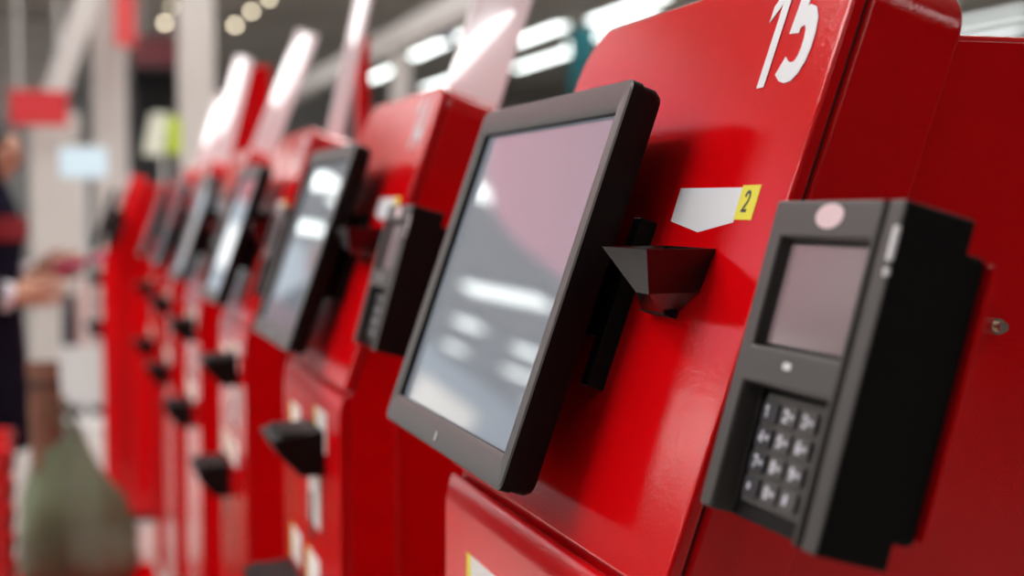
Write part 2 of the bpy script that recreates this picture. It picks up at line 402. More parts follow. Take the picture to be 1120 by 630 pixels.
    prism(bm, rrect(0.0165, 0.3475, -0.2585, -0.0195, 0.001, 2), lambda a, b: W(a, b, 0.0066), lambda a, b: W(a, b, 0.0085))
    P('screen', bm, M['screen'], mon)
    bm = bmesh.new()
    o1 = lambda i, r_: rrect(i, MW - i, -MH + i, -i, r_, 5)
    loft(bm, [[W(a, b, d) for a, b in o1(i, r_)] for i, d, r_ in ((0.001, 0.0087, 0.008), (0.001, 0.019, 0.009), (0.003, 0.0235, 0.010), (0.012, 0.0265, 0.012))])
    P('rear_shell', bm, M['black'], mon, angle=40)
    bm = bmesh.new()
    prism(bm, rrect(0.1795, 0.1835, -0.2735, -0.2665, 0.0008, 3), lambda a, b: W(a, b, -0.0012), lambda a, b: W(a, b, 0.002))
    P('power_button', bm, M['silver'], mon)
    bm = bmesh.new(); bm_box(bm, 0.10, 0.26, -0.20, -0.08, 0.026, 0.051, lambda v: W(v.x, v.y, v.z))
    P('mounting_block', bm, M['black'], mon, bevel=0.004)
    bm = bmesh.new()
    bm_box(bm, 0.010, 0.024, -0.198, -0.082, 0.038, 0.0508, lambda v: W(v.x, v.y, v.z)); bm_box(bm, 0.024, 0.11, -0.165, -0.115, 0.040, 0.049, lambda v: W(v.x, v.y, v.z))
    P('mounting_bracket', bm, M['black'], mon, bevel=0.001)
    # --- coin hopper
    bm = bmesh.new()
    zr = 1.3263
    def onz(y, x): return X3(x, y, zr)
    xs = lambda z: W(0, (z - TR.z + 0.05 * SA) / CA, 0.05).x
    xf = 0.3195
    yr, yl, ybr, ybl = -0.103, -0.027, -0.095, -0.012
    t = 0.0016
    z2 = zr - 0.026; z3 = W(0, -0.1385, 0.05).z
    A = [onz(yr, xf), onz(yl, xf), onz(ybl, xs(zr)), onz(ybr, xs(zr))]
    B = [X3(xf + 0.003, yr + 0.004, z2), X3(xf + 0.003, yr + 0.024, z2), X3(xs(z2), ybl - 0.020, z2), X3(xs(z2), ybr + 0.004, z2)]
    D = [X3(xs(z3) - 0.010, -0.0685, z3), X3(xs(z3) - 0.010, -0.034, z3), X3(xs(z3), -0.030, z3), X3(xs(z3), -0.0685, z3)]
    cen = lambda L: sum(L, Vector()) / 4
    ins = lambda L, k: [p + (cen(L) - p) * k for p in L]
    loft(bm, [D, B, A, ins(A, 0.06), ins(B, 0.10), ins(D, 0.2)], caps=(True, True))
    P('coin_hopper', bm, M['metal_black'], smooth=False)
    bm = bmesh.new(); bm_box(bm, -0.070, -0.030, -0.1425, -0.1375, 0.0415, 0.0503, lambda v: W(v.x, v.y, v.z))
    P('hopper_foot', bm, M['darkgap'])
    # --- stickers
    bm = bmesh.new(); prism(bm, [(-0.0106, -0.058), (-0.105, -0.0588), (-0.1065, -0.0803), (-0.0596, -0.0872), (-0.0117, -0.0805)], lambda a, b: W(a, b, 0.0498), lambda a, b: W(a, b, 0.05))
    P('white_tag', bm, M['white'])
    bm = bmesh.new(); prism(bm, [(-0.1045, -0.0575), (-0.1288, -0.0575), (-0.1297, -0.0787), (-0.106, -0.0787)], lambda a, b: W(a, b, 0.0497), lambda a, b: W(a, b, 0.05))
    yt = P('yellow_tag', bm, M['yellow'])
    bm = bmesh.new()
    text(bm, '2', lambda a, b, h: W(-0.1118 - a * 0.0135, -0.0742 + b * 0.0135, 0.0497 - h * 0.0002), 0.62, wd=0.15)
    P('digit', bm, M['ink'], yt, smooth=False)
    # --- lane number
    bm = bmesh.new(); hgt = 0.068
    wtot = {'1': 0.62}
    text(bm, number, lambda a, b, h: W(-0.0695 - a * hgt, 0.0045 + b * hgt, 0.0497 - h * 0.0004), 0.545, gap=0.10, wd=0.185)
    P('lane_number', bm, M['white'], smooth=False)
    # --- lower panel labels and trays
    def price_label(y, z, wy, hz):
        bm = bmesh.new(); bm_box(bm, XF - 0.0006, XF, TR.y + y - wy, TR.y + y, z - hz, z)
        a = P('label', bm, M['paper'])
        bm = bmesh.new(); bm_box(bm, XF - 0.0007, XF, TR.y + y, TR.y + y + 0.012, z - hz, z)
        P('label_edge', bm, M['yellow'], a)
    price_label(0.208, 1.080, 0.07, 0.045); price_label(-0.006, 1.100, 0.075, 0.05)
    price_label(0.215, 0.905, 0.08, 0.045); price_label(0.07, 0.905, 0.09, 0.045)
    bm = bmesh.new(); bm_box(bm, XF - 0.0007, XF, TR.y - 0.03, TR.y + 0.06, 0.945, 1.012); P('notice_sticker', bm, M['paper'])
    bm = bmesh.new(); bm_box(bm, XF - 0.0012, XF, TR.y + 0.02, TR.y + 0.045, 0.925, 0.985); P('card_slot', bm, M['darkgap'])
    def tray(nm, ya, yb, zt_, out, hh):
        bm = bmesh.new()
        prof = [(XF, zt_ + 0.006), (XF - out, zt_ - 0.004), (XF - out * 0.85, zt_ - hh * 0.45), (XF - out * 0.45, zt_ - hh), (XF, zt_ - hh)]
        loft(bm, [[X3(x, ya, z) for x, z in prof], [X3(x, yb, z) for x, z in prof]])
        pc = P(nm, bm, M['black'], bevel=0.002)
        bm = bmesh.new(); bm_box(bm, XF - out * 0.8, XF - 0.012, TR.y + ya + 0.008, TR.y + yb - 0.008, zt_ - 0.003, zt_ + 0.0035)
        P('tray_opening', bm, M['darkgap'], pc)
    tray('receipt_tray', -0.066, 0.055, 1.072, 0.066, 0.05)
    tray('cash_tray', 0.10, 0.25, 0.845, 0.07, 0.06)
    # --- card reader on its bracket
    AR = math.radians(15.5); ru = Vector((math.sin(AR), 0, math.cos(AR))); rd = Vector((math.cos(AR), 0, -math.sin(AR)))
    RC = Vector((0.32777, TR.y - 0.27, 1.27718))
    Rr = lambda y, u, d: RC + yv * y + ru * u + rd * d
    ys = [0.0595, 0.046, -0.0425, -0.0468, -0.0512, -0.065]
    us = [0.080, 0.061, 0.0052, -0.0135, -0.080]
    depth = lambda i, j: (0.0065 if (i == 1 and j == 1) else 0.0125 if (i == 1 and j == 3) else 0.0035 if i == 3 else 0.0)
    TH = 0.036
    bm = bmesh.new(); nI, nJ = len(ys) - 1, len(us) - 1
    V = {}
    def vert(i, j, d):
        k = (i, j, round(d, 5))
        if k not in V: V[k] = bm.verts.new(Rr(ys[i], us[j], d))
        return V[k]
    for i in range(nI):
        for j in range(nJ):
            d = depth(i, j)
            bm.faces.new([vert(i, j, d), vert(i + 1, j, d), vert(i + 1, j + 1, d), vert(i, j + 1, d)])
            for (a, b, ni, nj) in (((i, j), (i + 1, j), i, j - 1), ((i + 1, j), (i + 1, j + 1), i + 1, j), ((i + 1, j + 1), (i, j + 1), i, j + 1), ((i, j + 1), (i, j), i - 1, j)):
                inside = 0 <= ni < nI and 0 <= nj < nJ
                d2 = depth(ni, nj) if inside else TH
                if d2 > d + 1e-6:
                    bm.faces.new([vert(*a, d), vert(*a, d2), vert(*b, d2), vert(*b, d)])
    bm.faces.new([bm.verts.new(Rr(a, b, TH)) for a, b in ((0.0595, 0.080), (-0.065, 0.080), (-0.065, -0.080), (0.0595, -0.080))])
    bmesh.ops.remove_doubles(bm, verts=bm.verts, dist=1e-5)
    for f in bm.faces:
        c = f.calc_center_median() - RC
        dep = c.dot(rd)
        if dep > 0.0155 or (f.normal.length and abs(dep - 0.0125) < 1e-4): f.material_index = 1
    rdr = P('card_reader', bm, [M['reader'], M['black']], bevel=0.0022, seg=3)
    bx = lambda y0, y1, u0, u1, d0, d1: box(y0, y1, u0, u1, d0, d1, T=lambda v: Rr(v.x, v.y, v.z))
    P('display', bx(0.042, -0.0395, 0.0585, 0.0075, 0.0055, 0.0066), M['lcd'], rdr, bevel=0.0004)
    P('display_surround', bx(0.0458, -0.0423, 0.0608, 0.0054, 0.0060, 0.0066), M['darkgap'], rdr)
    bm = bmesh.new(); el = [(-0.0003 + 0.0135 * math.cos(a), 0.0718 + 0.0062 * math.sin(a)) for a in [2 * PI * k / 24 for k in range(24)]]
    prism(bm, el, lambda a, b: Rr(a, b, -0.0004), lambda a, b: Rr(a, b, 0.0))
    P('badge', bm, M['pink'], rdr)
    bm = bmesh.new(); prism(bm, rrect(-0.0008, 0.0072, -0.0042, -0.0008, 0.0012, 4), lambda a, b: Rr(a, b, -0.0004), lambda a, b: Rr(a, b, 0.0))
    P('indicator_light', bm, M['silver'], rdr)
    bm = bmesh.new(); bm_box(bm, -0.0650, -0.0606, 0.052, 0.068, -0.0006, 0.0015, lambda v: Rr(v.x, v.y, v.z)); bm_box(bm, -0.0650, -0.0612, 0.045, 0.049, -0.0006, 0.0015, lambda v: Rr(v.x, v.y, v.z))
    P('edge_highlight', bm, M['silver'], rdr, bevel=0.0008)  # pale bars imitating a highlight on the reader's right edge
    P('keypad', bx(0.036, -0.0405, -0.0165, -0.0715, 0.0105, 0.0126), M['reader'], rdr, bevel=0.0006)
    if keys:
        for r_, row in enumerate(('123', '456', '789', '*0#')):
            for c_, ch in enumerate(row):
                ky = 0.0256 - c_ * 0.0196; ku = -0.0255 - r_ * 0.0126
                bm = bmesh.new()
                prism(bm, rrect(ky - 0.0078, ky + 0.0078, ku - 0.0047, ku + 0.0047, 0.0014, 3), lambda a, b: Rr(a, b, 0.0085), lambda a, b: Rr(a, b, 0.0106))
                s = 0.0062
                text(bm, ch, lambda a, b, h: Rr(ky + 0.0042 - a * s * 1.2, ku - s / 2 + b * s, 0.0084 - h * 0.0002), 0.62, wd=0.17, mi=1)
                if c_ != 3 and ch not in '*#1':
                    for q in range(3):
                        stroke(bm, [(0, -0.25), (0, 0.25)], 0.3, lambda a, b, h: Rr(ky - 0.0022 - q * 0.0017 - a * 0.0025, ku + b * 0.0050, 0.0084 - h * 0.0002), 1.0, 1)
                P('key', bm, [M['keydark'] if c_ == 0 else M['key'], M['glyph']], rdr, smooth=False)
    bm = bmesh.new(); bm_box(bm, 0.05, -0.058, 0.066, -0.068, 0.036, 0.052, lambda v: Rr(v.x, v.y, v.z))
    bm_box(bm, 0.12, 0.045, 0.050, -0.045, 0.0395, 0.050, lambda v: Rr(v.x, v.y, v.z))
    P('reader_bracket', bm, M['black'], rdr, bevel=0.003)
    bm = bmesh.new(); bm_box(bm, 0.13, -0.062, 0.064, -0.064, 0.052, 0.056, lambda v: Rr(v.x, v.y, v.z)); P('bracket_plate', bm, M['red'], rdr, bevel=0.001)
    tag(root, label, 'self-checkout kiosk', 'row of red self-checkout kiosks')
    return root

def pole_part(root, w0, w1, h0, h1, x0, lean, yy, lit, th=0.012):
    """slanted milky acrylic blade standing on the rear cabinet"""
    bm = bmesh.new(); n = 8; loops = []
    for k in range(n + 1):
        t = k / n; z = h0 + (h1 - h0) * t; x = x0 + lean * (z - h0); wd = w0 + (w1 - w0) * t
        loops.append([Vector((x, yy - th / 2, z)), Vector((x + wd, yy - th / 2 + 0.02, z - wd * 0.25)), Vector((x + wd, yy + th / 2 + 0.02, z - wd * 0.25)), Vector((x, yy + th / 2, z))])
    loft(bm, loops)
    o = add_obj('acrylic_blade', bm, M['acrylic'], root, bevel=0.002, off=(ROOT.x, ROOT.y, 0))
    o['label'] = 'slanted milky acrylic blade with a faint added glow'
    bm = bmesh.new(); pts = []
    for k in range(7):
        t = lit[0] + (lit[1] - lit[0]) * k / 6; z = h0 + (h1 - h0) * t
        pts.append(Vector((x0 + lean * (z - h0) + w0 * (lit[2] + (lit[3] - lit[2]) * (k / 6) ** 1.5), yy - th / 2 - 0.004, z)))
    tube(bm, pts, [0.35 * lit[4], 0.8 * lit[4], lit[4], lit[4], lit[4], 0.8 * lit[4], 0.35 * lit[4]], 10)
    add_obj('glare_strip', bm, M['glare'], o, off=(ROOT.x, ROOT.y, 0))  # glowing tube drawn in as a reflected highlight on the blade
    return o

def copy_tree(o, parent=None, skip=()):
    c = o.copy(); C.objects.link(c); c.parent = parent
    for ch in o.children:
        if ch.name.split('.')[0] not in skip: copy_tree(ch, c, skip)
    return c

first = make_kiosk('15', 'nearest red self-checkout kiosk, large and sharp, numbered 15 in white')
kiosks = [first]
labels = ['second red self-checkout kiosk from the front, just behind the big sharp monitor',
          'third red self-checkout kiosk from the front, its grey screen with two white glares half hidden',
          'fourth red self-checkout kiosk from the front, blurred, only a narrow slice showing',
          'fifth red self-checkout kiosk from the front, strongly blurred',
          'sixth red self-checkout kiosk from the front, strongly blurred, beside the pulled-forward last one',
          'last red self-checkout kiosk at the far end, standing forward of the row']
labels[1] = 'third red self-checkout kiosk from the front, its blurred screen left of the second one'
for k in range(1, 7):
    n = 15 - k
    c = copy_tree(first, skip=('lane_number',) + (('key', 'digit') if k > 2 else ()))
    c.location = ROOT + Vector((-0.165 if k == 6 else 0, STEP * k, 0))
    c['label'] = labels[k - 1]
    bm = bmesh.new(); hgt = 0.068
    text(bm, str(n), lambda a, b, h: W(-0.0695 - a * hgt, 0.0045 + b * hgt, 0.0497 - h * 0.0004), 0.545, gap=0.10, wd=0.185)
    add_obj('lane_number', bm, M['white'], c, off=ROOT, smooth=False)
    kiosks.append(c)
# blades rising from the rear cabinets: local to each kiosk's own frame
GLARE = {1: (0.17, 0.42, 0.0, 0.75, 0.010), 2: (0.5, 0.8, 0.4, 0.5, 0.006), 3: (0.45, 0.95, 0.25, 0.5, 0.018), 4: (0.35, 0.97, 0.2, 0.4, 0.018), 5: (0.4, 0.9, 0.3, 0.5, 0.012)}
for k, (x0, h0, h1, w0, w1, lean) in {1: (0.405, 1.452, 1.80, 0.072, 0.08, 0.30), 2: (0.42, 1.452, 1.86, 0.032, 0.032, 0.22), 3: (0.38, 1.452, 1.80, 0.06, 0.055, 0.40), 4: (0.37, 1.452, 1.83, 0.06, 0.055, 0.26), 5: (0.40, 1.452, 1.78, 0.05, 0.05, 0.3)}.items():
    pole_part(kiosks[k], w0, w1, h0, h1, x0 + 0.04, lean, ROOT.y - 0.10, GLARE[k])
for k, (xa, xb, za, zb_) in {4: (0.50, 0.62, 1.452, 1.80), 2: (0.535, 0.56, 1.452, 1.68)}.items():
    bm = box(xa, xb, ROOT.y - 0.06, ROOT.y - 0.03, za, zb_)
    add_obj('sign_panel', bm, M['red'], kiosks[k], bevel=0.004, off=(ROOT.x, ROOT.y, 0))

# ---------------------------------------------------------------- the shop behind
col_m = mat('pale_grey_column_paint', (0.66, 0.63, 0.60), rough=0.6, var=0.06, vscale=2)
def column(px, z, wd, label):
    p = at(px, 228, z)
    e = empty('support_column', (p.x, p.y, 0))
    add_obj('shaft', box(-wd / 2, wd / 2, -wd / 2, wd / 2, 0.22, 4.4), col_m, e, bevel=0.015)
    add_obj('base', box(-wd / 2 - 0.03, wd / 2 + 0.03, -wd / 2 - 0.03, wd / 2 + 0.03, 0, 0.22), case_m, e, bevel=0.01)
    add_obj('capital', box(-wd / 2 - 0.04, wd / 2 + 0.04, -wd / 2 - 0.04, wd / 2 + 0.04, 4.4, 4.7), case_m, e, bevel=0.01)
    tag(e, label, 'column', kind='thing')
column(216, 11, 0.25, 'tall pale column rising just left of the slanted blades')
column(122, 14.5, 0.31, 'wider pale column farther back with the red banner beside its top')
pinkred = mat('red_banner_cloth', (0.75, 0.10, 0.10), rough=0.8)
signred = mat('red_sign_board', (0.72, 0.03, 0.04), rough=0.5)
maroon = mat('maroon_board', (0.12, 0.012, 0.018), rough=0.6)

def hung_board(name, px0, px1, py0, py1, z, m_, label, cat, thick=0.03, rods=True, lean=0.0):
    a = at((px0 + px1) / 2, (py0 + py1) / 2, z); s = z / F_PX
    wd = (px1 - px0) * s; ht = (py1 - py0) * s
    e = empty(name, a)
    bm = box(-wd / 2, wd / 2, -thick / 2, thick / 2, -ht / 2, ht / 2)
    for v in bm.verts: v.co.x += lean * v.co.z
    add_obj('board', bm, m_, e, bevel=min(0.01, thick / 4))
    if rods:
        bm = bmesh.new()
        for sx in (-0.35, 0.35):
            tube(bm, [(sx * wd + lean * ht / 2, 0, ht / 2), (sx * wd + lean * ht / 2, 0, 4.72 - a.z)], 0.012, 8)
        add_obj('hanging_rods', bm, case_m, e)
    tag(e, label, cat)
    return e
hung_board('hanging_sign', 12, 73, 99, 137, 10.0, signred, 'blurred red rectangular sign hanging at the left edge above the white panel', 'sign')
hung_board('hanging_banner', 125, 148, -30, 50, 13.6, pinkred, 'narrow red banner hanging beside the wider pale column', 'banner')
hung_board('header_board', 146, 206, 40, 72, 20.0, maroon, 'dark maroon header board over the dark booth', 'board')
hung_board('teal_banner', 622, 652, 30, 110, 26.0, mat('teal_cloth', (0.03, 0.22, 0.26), rough=0.8), 'dim teal banner far behind the nearest kiosk beside white tubes', 'banner')
hung_board('blue_banner', 455, 500, 22, 46, 27.0, mat('blue_cloth', (0.08, 0.10, 0.35), rough=0.8), 'dim blue banner far behind the second kiosk', 'banner')
# slanted white banner
p = at(78, 50, 10.5); s = 10.5 / F_PX
e = empty('slanted_banner', p)
bm = bmesh.new(); hh = 75 * s
bm_box(bm, -0.085, 0.085, -0.02, 0.02, -hh, hh * 1.6)
for v in bm.verts: v.co.x += 0.34 * v.co.z
add_obj('banner_cloth', bm, mat('white_banner_cloth', (0.74, 0.72, 0.70), rough=0.8), e, bevel=0.004)
bm = bmesh.new(); tube(bm, [(0.34 * hh * 1.6, 0, hh * 1.6), (0.34 * hh * 1.6, 0, 4.72 - p.z)], 0.015, 8); add_obj('hanging_rod', bm, case_m, e)
tag(e, 'white tilted banner hanging above the blurred red sign', 'banner')
# free-standing white panel
p = at(61, 228, 10.6)
e = empty('display_panel', (p.x, p.y, 0))
add_obj('panel_board', box(-0.17, 0.17, -0.03, 0.03, 0.12, 2.02), col_m, e, bevel=0.008)
add_obj('foot', box(-0.22, 0.22, -0.2, 0.2, 0, 0.12), case_m, e, bevel=0.01)
tag(e, 'white free-standing panel under the red sign behind the person', 'display panel')
# louvred bulkhead upper left
p = at(18, 50, 26)
e = empty('bulkhead', (p.x - 1.2, p.y, 0))
bm = bmesh.new()
for k in range(5): bm_box(bm, 0.85, 1.75, -0.05, 0.05, 3.1 + k * 0.32, 3.28 + k * 0.32)
add_obj('slats', bm, col_m, e, bevel=0.01)
add_obj('backing', box(0.82, 1.8, 0.06, 0.12, 3.0, 4.69), wall_m, e)
tag(e, 'grey slatted bulkhead high in the far upper left corner', 'bulkhead')
# dark booth
p = at(176, 228, 21)
e = empty('shop_booth', (p.x, p.y, 0))
add_obj('side_wall', box(-0.42, -0.36, 0, 1.2, 0, 3.3), dark_m, e); add_obj('side_wall', box(0.36, 0.42, 0, 1.2, 0, 3.3), dark_m, e)
add_obj('back_wall', box(-0.36, 0.36, 1.1, 1.2, 0, 3.3), dark_m, e); add_obj('roof', box(-0.42, 0.42, 0, 1.2, 3.3, 3.4), dark_m, e)
add_obj('counter', box(-0.36, 0.36, 0.05, 0.45, 0, 1.0), wall_m, e)
tag(e, 'dark narrow booth under the maroon board between the two columns', 'booth')
# lime and white leaflet stand
p = at(180, 228, 9.0); s = 9.0 / F_PX
e = empty('leaflet_stand', (p.x, p.y, 0))
zc = CAM_H + (228 - 148) * s
add_obj('lime_card', box(0.02, 0.10, -0.01, 0.01, zc - 0.11, zc + 0.11), mat('lime_card', (0.50, 0.66, 0.02), rough=0.6), e, bevel=0.003)
bm = box(-0.10, 0.015, -0.01, 0.01, zc - 0.12, zc + 0.13)
for v in bm.verts: v.co.x += 0.2 * (v.co.z - zc)
add_obj('white_card', bm, mat('pale_card', (0.76, 0.80, 0.66), rough=0.6), e, bevel=0.003)
bm = bmesh.new(); tube(bm, [(0, 0.02, 0), (0, 0.02, zc)], 0.012, 8); add_obj('pole', bm, case_m, e)
bm = bmesh.new(); tube(bm, [(0, 0.02, 0), (0, 0.02, 0.02)], 0.14, 20); add_obj('foot', bm, case_m, e)
tag(e, 'lime green and white leaflet stand showing above the far kiosks', 'leaflet stand')
# pale blue lit screen on a stand
p = at(92, 228, 9.4); s = 9.4 / F_PX
e = empty('lit_screen_stand', (p.x, p.y, 0)); zc = CAM_H + (228 - 178) * s
add_obj('screen_case', box(-0.15, 0.15, -0.02, 0.03, zc - 0.10, zc + 0.10), case_m, e, bevel=0.006)
add_obj('lit_screen', box(-0.14, 0.14, -0.024, -0.019, zc - 0.09, zc + 0.09), mat('pale_blue_screen', (0.5, 0.6, 0.65), emit=(0.62, 0.85, 1.0), power=0.42), e)
bm = bmesh.new(); tube(bm, [(0, 0.02, 0.02), (0, 0.02, zc - 0.09)], 0.02, 10); add_obj('pole', bm, case_m, e)
bm = bmesh.new(); tube(bm, [(0, 0.02, 0), (0, 0.02, 0.02)], 0.2, 20); add_obj('foot', bm, case_m, e)
tag(e, 'pale blue lit screen on a stand left of the last kiosk', 'screen stand')
# packets on a low cabinet beside the last kiosk
p = at(92, 228, 9.9)
e = empty('low_cabinet', (p.x, p.y, 0))
add_obj('cabinet_body', box(-0.17, 0.17, -0.12, 0.12, 0.06, 0.45), case_m, e, bevel=0.006)
add_obj('plinth', box(-0.15, 0.15, -0.10, 0.10, 0, 0.06), M['black'], e)
for sx in (-1, 1): add_obj('door', box(0.003 if sx > 0 else -0.165, 0.165 if sx > 0 else -0.003, -0.132, -0.12, 0.08, 0.44), case_m, e, bevel=0.003)
tag(e, 'low white cabinet with packets on top beside the last red kiosk', 'cabinet')
pk = [mat('packet_dark', (0.04, 0.03, 0.04), rough=0.5), mat('packet_salmon', (0.55, 0.20, 0.16), rough=0.5), mat('packet_grey', (0.4, 0.38, 0.4), rough=0.5)]
for c_, (hh, nm_) in enumerate(((0.34, 'dark'), (0.42, 'salmon pink'), (0.30, 'grey'))):
    rr = lambda a_, b_, z_: [Vector((a * a_, b * b_, z_)) for a, b in rrect(-0.048, 0.048, -0.05, 0.05, 0.012, 3)]
    bm = bmesh.new(); loft(bm, [rr(1, 1, 0), rr(1.03, 1.05, hh * 0.4), rr(0.97, 0.8, hh * 0.8), rr(0.97, 0.12, hh * 0.94), rr(0.97, 0.12, hh)])
    o = add_obj('packet', bm, pk[c_]); o.location = (p.x + (-0.105, 0.0, 0.105)[c_], p.y, 0.45)
    tag(o, nm_ + ' blurred packet standing on the low white cabinet', 'packet', 'packets on the low cabinet')
# warm bulbs on the dark ceiling
for i, (px, py, pw) in enumerate(((180, 25, 1.0), (257, 27, 1.0), (275, 12, 0.9), (294, -2, 0.9), (187, 8, 0.35), (137, 85, 0.35), (160, 108, 0.22), (171, 99, 0.2), (150, 45, 0.12))):
    z = min(41, (4.5 - CAM_H) * F_PX / (228 - py))
    a = at(px, py, z)
    e = empty('spot_lamp', a)
    bm = bmesh.new(); tube(bm, [(0, 0, 0.02), (0, 0, 0.14)], [0.06, 0.05], 12); tube(bm, [(0, 0, 0.14), (0, 0, 4.72 - a.z)], 0.01, 6)
    add_obj('housing', bm, dark_m, e)
    bm = bmesh.new(); bmesh.ops.create_uvsphere(bm, u_segments=12, v_segments=8, radius=0.045 * z / 25)
    add_obj('bulb', bm, mat('warm_bulb_%d' % i, (0.9, 0.8, 0.6), emit=(1.0, 0.86, 0.62), power=BULB_POWER * pw), e)
    tag(e, 'round warm ceiling bulb, a soft cream disc above the far kiosks', 'ceiling lamp', 'warm bulbs on the far ceiling')
# ---------------------------------------------------------------- the person at the far end
skin_m = mat('skin', (0.55, 0.30, 0.20), rough=0.5)
navy = mat('navy_wool', (0.006, 0.006, 0.016), rough=0.9, spec=0.08, var=0.2, vscale=20)
trou = mat('black_cloth', (0.010, 0.010, 0.012), rough=0.9)
hair_m = mat('dark_hair', (0.012, 0.009, 0.008), rough=0.5)
pp = at(15, 228, 5.0)
PB = Vector((-0.30, pp.y, 0))
def skinned(name, verts, edges, radii, m_, parent, root=0, sub=2):
    me = bpy.data.meshes.new(name); me.from_pydata(verts, edges, []); me.materials.append(m_)
    o = bpy.data.objects.new(name, me); C.objects.link(o); o.parent = parent
    sk = o.modifiers.new('skin', 'SKIN'); sk.use_smooth_shade = True
    if not me.skin_vertices: me.attributes.new if False else None
    lay = me.skin_vertices[0].data
    for i, r in enumerate(radii):
        lay[i].radius = r if isinstance(r, tuple) else (r, r); lay[i].use_root = (i == root)
    ss = o.modifiers.new('subdivision', 'SUBSURF'); ss.levels = sub; ss.render_levels = sub
    return o
person = empty('person', PB)
SV, SE, SR = [], [], []
def sv(p, r, frm=None):
    SV.append(Vector(p)); SR.append(r)
    if frm is not None: SE.append((frm, len(SV) - 1))
    return len(SV) - 1
pel = sv((0, 0, 0.92), (0.13, 0.10)); a1 = sv((0.0, 0, 1.08), (0.12, 0.09), pel); a2 = sv((0.01, 0, 1.26), (0.14, 0.10), a1)
nb_ = sv((0.02, 0, 1.38), (0.07, 0.06), a2); nk = sv((0.045, 0, 1.435), 0.05, nb_); hd = sv((0.07, 0, 1.51), (0.072, 0.082), nk); hc = sv((0.065, 0, 1.575), (0.078, 0.09), hd); ht_ = sv((0.06, 0, 1.625), (0.05, 0.055), hc)
ns = sv((0.155, 0, 1.515), 0.014, hd)
for sy in (-1, 1):
    sv((0.06, 0.085 * sy, 1.53), 0.016, hd)
def hand(wr, dirv, nrm, side):
    """palm, four fingers of unequal length and a thumb, slightly curled about the palm normal"""
    d = Vector(dirv).normalized(); nn = Vector(nrm).normalized(); w_ = d.cross(nn).normalized()
    if w_.z < 0: w_ = -w_                            # w_ points to the thumb side, upward
    P0 = SV[wr]
    pm = sv(P0 + d * 0.050 - w_ * 0.002, (0.026, 0.040), wr)
    for k, L in enumerate((0.074, 0.084, 0.078, 0.060)):
        o_ = w_ * (0.034 - 0.022 * k)
        k1 = sv(P0 + d * (0.100 - 0.004 * k) + o_, 0.0125, pm)
        k2 = sv(P0 + d * (0.100 + L * 0.48) + o_ * 1.08 + nn * 0.012, 0.0105, k1)
        sv(P0 + d * (0.100 + L * 0.80) + o_ * 1.08 + nn * 0.040, 0.0092, k2)
    t1 = sv(P0 + d * 0.040 + w_ * 0.042 + nn * 0.012, 0.0145, pm)
    t2 = sv(P0 + d * 0.080 + w_ * 0.058 + nn * 0.024, 0.012, t1)
    sv(P0 + d * 0.112 + w_ * 0.054 + nn * 0.036, 0.0105, t2)
for sy in (-1, 1):
    sh = sv((0.02, 0.16 * sy, 1.355), 0.048, a2)
    el = sv((-0.07 if sy < 0 else -0.03, 0.215 * sy, 1.10), 0.034, sh)
    wr = sv((0.125, -0.17, 1.065) if sy < 0 else (0.19, 0.13, 1.125), 0.031, el)
    hand(wr, (1, 0.15, 0.12) if sy < 0 else (1, -0.1, 0.25), (0, -sy, 0), sy)
for sy in (-1, 1):
    hp = sv((0, 0.09 * sy, 0.86), 0.085, pel); kn = sv((0.015, 0.10 * sy, 0.48), 0.055, hp); ak = sv((-0.01, 0.105 * sy, 0.10), 0.035, kn); sv((0.12, 0.115 * sy, 0.035), (0.035, 0.025), ak)
skinned('body', SV, SE, SR, skin_m, person)
# eyes and hair
for sy in (-1, 1):
    bm = bmesh.new(); bmesh.ops.create_uvsphere(bm, u_segments=10, v_segments=8, radius=0.011); bmesh.ops.translate(bm, verts=bm.verts, vec=(0.142, 0.03 * sy, 1.55)); add_obj('eye', bm, M['ink'], person)
bm = bmesh.new(); bmesh.ops.create_uvsphere(bm, u_segments=24, v_segments=16, radius=1)
for v in bm.verts:
    c = v.co.copy(); k = 1.0 + 0.04 * math.sin(c.z * 9 + c.y * 7)
    v.co = Vector((0.042 + 0.098 * c.x * k, 0.098 * c.y * k, 1.555 + 0.105 * c.z * k))
    if c.x > 0.55 and c.z < -0.15: v.co.x = min(v.co.x, 0.10)
    if c.z < -0.2: v.co.z -= 0.07 * min(1, (-0.2 - c.z) * 3); v.co.x -= 0.01
add_obj('hair', bm, hair_m, person)
def ell(cx, cy, z, rx, ry, n=20): return [Vector((cx + rx * math.cos(2 * PI * k / n), cy + ry * math.sin(2 * PI * k / n), z)) for k in range(n)]
bm = bmesh.new()
loft(bm, [ell(0.01, 0, 0.56, 0.16, 0.23), ell(0.01, 0, 0.75, 0.16, 0.22), ell(0, 0, 0.95, 0.155, 0.205), ell(0, 0, 1.10, 0.14, 0.19), ell(0.012, 0, 1.26, 0.15, 0.205), ell(0.015, 0, 1.36, 0.12, 0.20), ell(0.025, 0, 1.42, 0.085, 0.12), ell(0.03, 0, 1.45, 0.07, 0.075)], caps=(True, False))
for sy in (-1, 1):
    S0 = Vector((0.02, 0.15 * sy, 1.365)); E0 = Vector((-0.07 if sy < 0 else -0.03, 0.215 * sy, 1.10)); W0 = Vector((0.085, -0.178, 1.072)) if sy < 0 else Vector((0.14, 0.15, 1.118))
    tube(bm, [S0 + Vector((0, -0.03 * sy, 0.02)), S0, S0.lerp(E0, 0.5), S0.lerp(E0, 0.82), E0 + Vector((-0.02, 0, -0.012)), E0.lerp(W0, 0.22), E0.lerp(W0, 0.6), W0], [0.05, 0.082, 0.076, 0.070, 0.064, 0.062, 0.057, 0.052], 16)
coat = add_obj('coat', bm, navy, person); coat['label'] = 'long dark navy coat'
